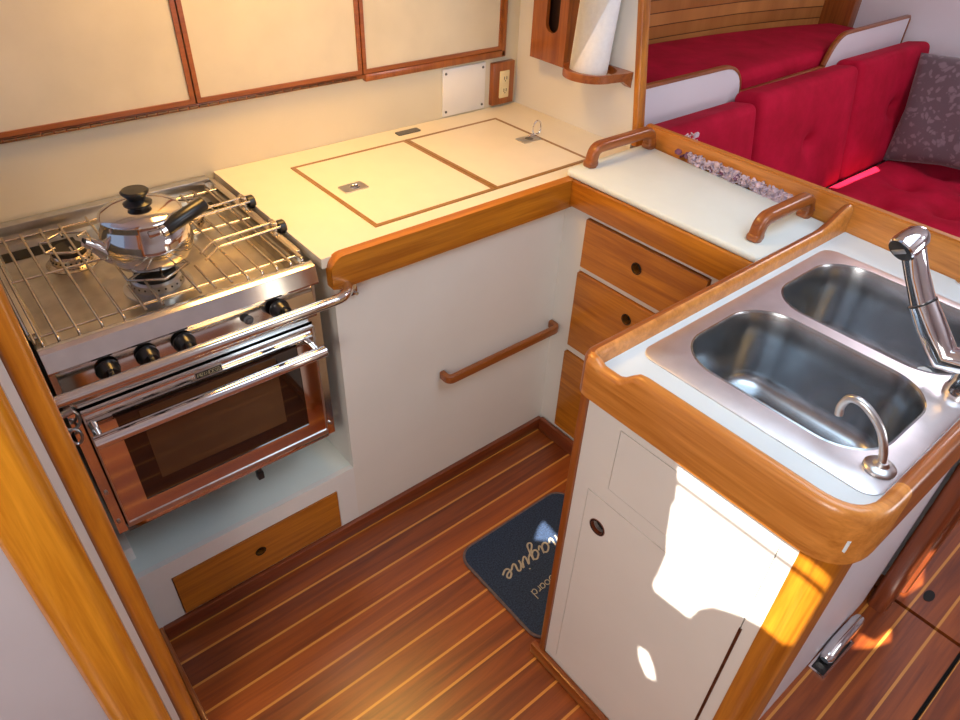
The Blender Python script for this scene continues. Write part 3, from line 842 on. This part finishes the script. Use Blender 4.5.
# lower wire rack on the tray
# pot clamps with black tightening knobs
for (yk, rot) in ((1.536, -.02), (1.376, .02)):
    bm = B()
    for dz in (0, -.012):
        tube(bm, fillet([(.562, yk + dz * 2, .938 + dz * .3), (.412, yk + dz * 2 - .01, .938 + dz * .3), (.372, yk + dz * 2 + (-.045 if yk < 1.45 else .035), .938 + dz * .3)], .012, 5), .003, 8)
    box(bm, .548, .560, yk - .014, yk + .012, .906, .942, .002)
    pc = link('pot_clamp', bm, rod_steel, st)
    bm = B(); lathe(bm, [(.012, 0), (.0165, .002), (.0165, .016), (.014, .019), (.002, .019)], (.561, yk - .004, .924), 20, axis_m((1, 0, 0)))
    link('clamp_knob', bm, black, pc)
bm = B(); box(bm, X1 - .010, X1 + .004, Y0 + .06, Y1 - .04, .9085, .923, .002)
link('side_rail', bm, rod_steel, st)
bm = B(); box(bm, X0 - .004, X0 + .010, Y0 + .06, Y1 - .04, .9085, .923, .002)
link('side_rail', bm, rod_steel, st)

# crash bar in front of the stove
cb = thing('crash_bar', 'polished steel crash bar running across the stove front', 'bar', (.31, 1.13, .867))
bm = B(); P = fillet([(-.02, 1.19, .840), (-.012, 1.130, .853), (.598, 1.130, .853), (.632, 1.196, .846)], .07, 10)
tube(bm, P, .0115, 16); link('bar', bm, steel, cb)
bm = B(); box(bm, .612, .656, 1.1935, 1.2025, .802, .847, .004); cyl(bm, (.632, 1.194, .838), (.632, 1.180, .842), .017, .014)
for (a, z) in ((.617, .807), (.651, .807), (.617, .842), (.651, .842)): cyl(bm, (a, 1.194, z), (a, 1.190, z), .004, seg=10)
link('bracket', bm, steel, cb)
bm = B(); tube(bm, [(.030 + .016 * math.cos(a), 1.178, .770 + .022 * math.sin(a)) for a in [2 * PI * k / 20 for k in range(20)]], .003, 8, True)
tube(bm, [(.028 + .010 * math.cos(a), 1.172, .735 + .018 * math.sin(a)) for a in [2 * PI * k / 20 for k in range(20)]], .003, 8, True)
cyl(bm, (-.005, 1.176, .785), (.040, 1.176, .792), .007)
link('retaining_hook', bm, brushed, cb)

# ------------------------------------------------------------------ kettle
kc = (.292, 1.385, ZG + .0035)
kt = thing('kettle', 'stainless kettle with black lid knob and handle on the front burner', 'kettle', kc)
bm = B(); lathe(bm, [(.048, 0), (.056, .001), (.071, .010), (.083, .028), (.088, .046), (.088, .062), (.083, .080), (.077, .092), (.0755, .098), (.0755, .106), (.074, .107)], kc, 56)
kbod = link('body', bm, kettle_steel, kt, angle=50)
bm = B(); lathe(bm, [(.0775, 0), (.0785, .002), (.077, .005), (.070, .010), (.050, .017), (.028, .0205), (.004, .021)], (kc[0], kc[1], kc[2] + .1072), 56)
ld = link('lid', bm, kettle_steel, kt, angle=50)
bm = B(); lathe(bm, [(.026, 0), (.027, .003), (.021, .007), (.0165, .011), (.018, .016), (.0255, .022), (.0268, .026), (.0235, .029), (.003, .030)], (kc[0], kc[1], kc[2] + .1265), 32)
link('lid_knob', bm, black, ld)
bm = B(); a = math.radians(186)
ux, uy = math.cos(a), math.sin(a)
pp = [(kc[0] + ux * r, kc[1] + uy * r, kc[2] + z) for r, z in ((.066, .036), (.080, .046), (.092, .060), (.106, .074), (.116, .083))]
tube(bm, smooth_path(pp, 5), [.022 - .0135 * k / 20 for k in range(21)], 18)
link('spout', bm, kettle_steel, kt)
bm = B(); e = Vector(pp[-1]); cyl(bm, e - Vector((ux * .0005, uy * .0005, -.0005)), e + Vector((ux * .001, uy * .001, .0008)), .0072)
link('spout_mouth', bm, matte_black, kt)
a = math.radians(-58); ux, uy = math.cos(a), math.sin(a)
h0 = Vector((.304, 1.312, kc[2] + .093))
h1 = Vector((.404, 1.338, kc[2] + .116))
bm = B(); cyl(bm, h0 + (h1 - h0) * .06, h1, .0155, .0145, 18, .004)
hd = link('handle', bm, black, kt)
bm = B(); box(bm, h0.x - .026, h0.x + .006, h0.y - .006, h0.y + .010, h0.z - .010, h0.z + .008, .003)
cyl(bm, h0 - (h1 - h0) * .02, h0 + (h1 - h0) * .07, .0138, None, 18)
link('ferrule', bm, kettle_steel, hd)

# ------------------------------------------------------------------ saloon settee
se = thing('settee', 'built-in settee base with scalloped white back panel and teak capping', 'settee', (2.8, 1.4, 0))
YB = 1.452
top = [(1.70, 1.008), (2.37, 1.004)]
def scurve(x0, z0, x1, z1, n=10, rev=False):
    o = []
    for k in range(n + 1):
        t = k / n
        if not rev: o.append((x0 + (x1 - x0) * math.sin(t * PI / 2), z1 + (z0 - z1) * math.cos(t * PI / 2) ** .9))
        else: o.append((x0 + (x1 - x0) * (1 - math.cos(t * PI / 2)) , z0 + (z1 - z0) * math.sin(t * PI / 2) ** .9))
    return o
prof = [(1.69, .996), (2.385, .992)] + scurve(2.385, .992, 2.515, .878) + [(2.517, .876), (3.15, .886)]
cv = []
for k in range(11):
    t = k / 10; cv.append((3.15 + .03 * t + .10 * t * t, .886 + .125 * math.sin(t * PI / 2) ** 1.3))
prof += cv + [(3.86, 1.018)]
clean = [prof[0]]
for p in prof[1:]:
    if (Vector(p) - Vector(clean[-1])).length > .004: clean.append(p)
bm = B(); plate(bm, [(1.69, .30)] + clean + [(3.86, .30)], [], mapXZ, YB, YB + .018)
link('back_panel', bm, salon_white, se, smooth=False)
bm = B(); P = [(x, YB + .009, z) for x, z in clean] + [(3.868, YB + .009, 1.008), (3.868, YB + .009, .88)]
sweep(bm, P, [(-.011, -.002), (-.011, .006), (-.008, .009), (.008, .009), (.011, .006), (.011, -.002)][::-1], (0, 1, 0))
link('capping', bm, red_teak['X'], se, angle=50)
link('base', bx(1.695, 3.895, .42, 1.44, 0, .335), salon_white, se, smooth=False)
link('shelf_bed', bx(1.70, 3.85, YB + .019, 2.015, .80, .84), salon_white, se, smooth=False)

def M_flat(c): return frame(c, (1, 0, 0), (0, 1, 0), (0, 0, 1))
o = link('seat_cushion', cushion(2.16, .76, .125, .035, [(-.78, .14, .05, .10), (-.06, .17, .07, .07), (.27, .15, .08, .07), (.56, .175, .08, .07), (.84, .14, .07, .07), (.10, -.08, .07, .08), (.42, -.06, .08, .08), (.72, -.06, .07, .08)], n=70, puff=.024, M=M_flat((2.80, .84, .40))), velvet)
tag(o, 'wide tufted red velvet seat cushion of the settee', 'cushion')
for (x0, x1, zt, lab, dn) in ((1.745, 2.428, .895, 'red velvet back cushion half hidden by the fiddle, nearest the teak post', [(0, 0, .04, .03), (0, 0, .02, .09)]),
                              (2.436, 3.175, .922, 'middle red velvet back cushion with one button dimple', [(.03, .0, .045, .028), (.03, 0, .022, .10)]),
                              (3.183, 3.86, .935, 'red velvet back cushion partly behind the floral pillow', [(.06, .0, .05, .032), (.06, 0, .028, .10)])):
    h = zt - .42
    ux = Vector((1, 0, 0)); uy = Vector((0, .18, 1)).normalized(); uz = ux.cross(uy)
    c = Vector(((x0 + x1) / 2, 1.328, .42 + h / 2))
    M = frame(c, ux, uy, uz)
    o = link('back_cushion', cushion(x1 - x0, h, .125, .03, dn, n=64, puff=.018, M=M), velvet)
    tag(o, lab, 'cushion', 'back cushions of the settee')
bm = cushion(2.10, .53, .10, .035, (), n=34, puff=.012, M=M_flat((2.765, 1.745, .8915)))
for v in bm.verts:
    k = max(0, (v.co.x - 2.3) / 1.5); v.co.y = 1.48 + (v.co.y - 1.48) * (1 - .42 * k * k)
o = link('berth_cushion', bm, velvet)
tag(o, 'long flat red velvet cushion on the shelf behind the settee back', 'cushion')
# floral pillow leaning on the forward bulkhead
ux = Vector((0, -1, 0)); uy = Vector((.30, .15, 1)).normalized(); uz = ux.cross(uy).normalized(); ux = uy.cross(uz)
bm = B(); bmesh.ops.create_cube(bm, size=2); bmesh.ops.subdivide_edges(bm, edges=bm.edges[:], cuts=24, use_grid_fill=True)
for v in bm.verts:
    u, w = v.co.x, v.co.y
    e = (max(0, 1 - u ** 2) * max(0, 1 - w ** 2)) ** .45
    pinch = 1 - .07 * (1 - abs(u * w)) * max(abs(u), abs(w)) ** 6 
    v.co = Vector((u * .238 * pinch, w * .238 * pinch, v.co.z * (.006 + .072 * e) + .006 * math.sin(u * 5 + w * 3) * e))
bmesh.ops.transform(bm, matrix=frame((3.640, 1.015, .722), ux, uy, uz), verts=bm.verts)
o = link('throw_pillow', bm, floral, angle=60); tag(o, 'grey-brown floral throw pillow on the red settee', 'pillow')

# ------------------------------------------------------------------ floor mat
mt = thing('floor_mat', 'navy carpet mat with cursive lettering on the galley floor', 'mat', (1.0, .76, 0))
mx0, mx1, my0, my1 = .762, 1.180, .592, .950
bm = B(); plate(bm, rrect(mx0 + .007, mx1 - .007, my0 + .007, my1 - .007, .045, 8), [], mapXY, .0005, .0075); link('pile', bm, navy, mt, smooth=False)
bm = B(); P = [(a, b, .0045) for a, b in rrect(mx0 + .005, mx1 - .005, my0 + .005, my1 - .005, .047, 8)]
tube(bm, P, .0044, 8, True); link('binding', bm, mat_edge, mt)
# cursive strokes; text reads along -x with its top towards the companionway
SCR = {
 'I': (.75, [[(.55, .95), (.30, 1.05), (.15, .85), (.45, .80), (.50, .98), (.38, .30), (.22, 0), (.05, .1), (.15, .28), (.45, .2), (.72, .25)]]),
 'm': (1.05, [[(0, .1), (.12, .42), (.2, .48), (.2, .0)], [(.2, .25), (.36, .48), (.48, .42), (.47, 0)], [(.47, .25), (.63, .48), (.76, .42), (.76, .08), (.86, 0), (1.02, .2)]]),
 'a': (.72, [[(.52, .42), (.34, .5), (.12, .32), (.12, .08), (.28, 0), (.46, .14), (.54, .46), (.50, .12), (.58, 0), (.72, .18)]]),
 'g': (.72, [[(.52, .42), (.34, .5), (.12, .32), (.12, .1), (.28, .02), (.46, .16), (.54, .46), (.46, -.30), (.30, -.48), (.16, -.36), (.34, -.1), (.72, .18)]]),
 'i': (.42, [[(0, .18), (.18, .48), (.14, .1), (.22, 0), (.42, .18)], [(.26, .70), (.28, .74)]]),
 'n': (.74, [[(0, .18), (.12, .48), (.14, 0)], [(.14, .22), (.32, .48), (.46, .42), (.44, .08), (.54, 0), (.74, .18)]]),
 'e': (.6, [[(0, .18), (.30, .24), (.42, .38), (.30, .5), (.12, .34), (.14, .08), (.32, 0), (.58, .16)]]),
 'b': (.6, [[(0, 1), (0, 0), (.3, 0), (.42, .22), (.3, .48), (0, .4)]]),
 'o': (.6, [[(.2, .5), (0, .36), (0, .12), (.2, 0), (.42, .12), (.42, .38), (.2, .5)]]),
 'r': (.42, [[(0, .5), (0, 0)], [(0, .3), (.14, .48), (.28, .48)]]),
 'd': (.6, [[(.42, .4), (.16, .5), (0, .3), (.04, .06), (.2, 0), (.42, .12)], [(.44, 1), (.44, 0)]]),
 'A': (.6, [[(.40, .42), (.2, .5), (0, .3), (.04, .06), (.2, 0), (.40, .14)], [(.42, .5), (.42, 0)]]),
}
def write(txt, xend, yb, s, w, slant, name):
    tot = sum(SCR[c][0] for c in txt) * s
    bm = B(); x = 0
    for c in txt:
        adv, strokes = SCR[c]
        for stl in strokes:
            pts = smooth_path([((x + a * s + b * s * slant), b * s, 0) for a, b in stl], 5) if len(stl) > 2 else [Vector(((x + a * s + b * s * slant), b * s, 0)) for a, b in stl]
            P = [(xend + tot - p.x, yb - p.y, .0078) for p in pts]
            tube(bm, P, w, 6)
        x += adv * s
    for v in bm.verts: v.co.z = .0078 + (v.co.z - .0078) * .35
    link(name, bm, mat_text, mt)
write('Imagine', .824, .820, .056, .0028, .25, 'lettering')
write('bAArd'.replace('AA', 'oA'), .846, .725, .030, .0014, 0, 'small_lettering')

# ------------------------------------------------------------------ sole latch by the sink cabinet end
lt = thing('floor_latch', 'chrome latch lever and plate on the sole beside the sink cabinet end', 'latch', (1.36, .10, 0))
bm = B(); plate(bm, [(1.262, .088), (1.418, .088), (1.418, .131), (1.262, .131)], [[(1.267, .093), (1.413, .093), (1.413, .126), (1.267, .126)]], mapXY, .0003, .006); link('plate_frame', bm, chrome, lt, smooth=False)
link('plate', bx(1.267, 1.413, .093, .126, .0003, .002), black, lt, smooth=False)
bm = B(); tube(bm, smooth_path([(1.30, .112, .018), (1.36, .114, .030), (1.48, .112, .026)], 6), [.010] + [.017] * 11 + [.013], 14); link('lever', bm, chrome, lt)
bm = B(); plate(bm, [(1.728 + .024 * math.cos(2 * PI * k / 20), .026 + .013 * math.sin(2 * PI * k / 20)) for k in range(20)], [], mapXY, .0002, .0012)
o = link('finger_hole', bm, matte_black); tag(o, 'oval dark finger hole in the sole panel at the frame edge', 'finger hole')

# ------------------------------------------------------------------ light
def area(name, loc, target, size, col, power, size_y=None):
    l = bpy.data.lights.new(name, 'AREA'); l.energy = power; l.color = col; l.size = size
    if size_y: l.shape = 'RECTANGLE'; l.size_y = size_y
    o = bpy.data.objects.new(name, l); COL.objects.link(o); o.location = loc
    o.rotation_euler = (Vector(target) - Vector(loc)).to_track_quat('-Z', 'Y').to_euler()
    return o
a = area('lamp_over_stove', (.72, 1.42, 1.93), (.72, 1.43, .9), .40, (1, .54, .13), 8.5); a.data.spread = math.radians(130)
area('skylight_over_sink', (1.05, .10, 1.95), (1.15, .15, 0), .8, (.62, .82, 1), 11)
area('skylight_in_saloon', (2.9, .55, 1.95), (2.9, .8, 0), .6, (.95, .90, 1), 13)
area('companionway_daylight', (-.95, -.25, 1.70), (.75, .35, .45), .7, (1, .94, .87), 20)
area('headliner_fill', (2.0, -1.2, 1.15), (1.7, -.1, 1.97), .7, (.95, .95, 1), 14)  # added fill with no fixture; brightens the headliner mirrored in the steel
sl = bpy.data.lights.new('sun', 'SUN'); sl.energy = 24; sl.angle = math.radians(.35); sl.color = (1, .95, .86)
so = bpy.data.objects.new('sun', sl); COL.objects.link(so); so.rotation_euler = SD.to_track_quat('-Z', 'Y').to_euler()
w = bpy.data.worlds.new('sky'); sc.world = w; w.use_nodes = True
w.node_tree.nodes['Background'].inputs['Color'].default_value = (.55, .68, 1, 1)
w.node_tree.nodes['Background'].inputs['Strength'].default_value = .6

sc.view_settings.view_transform = 'Standard'; sc.view_settings.look = 'None'
sc.view_settings.exposure = 0; sc.view_settings.gamma = 1
sc.cycles.use_denoising = True
sc.cycles.max_bounces = 8
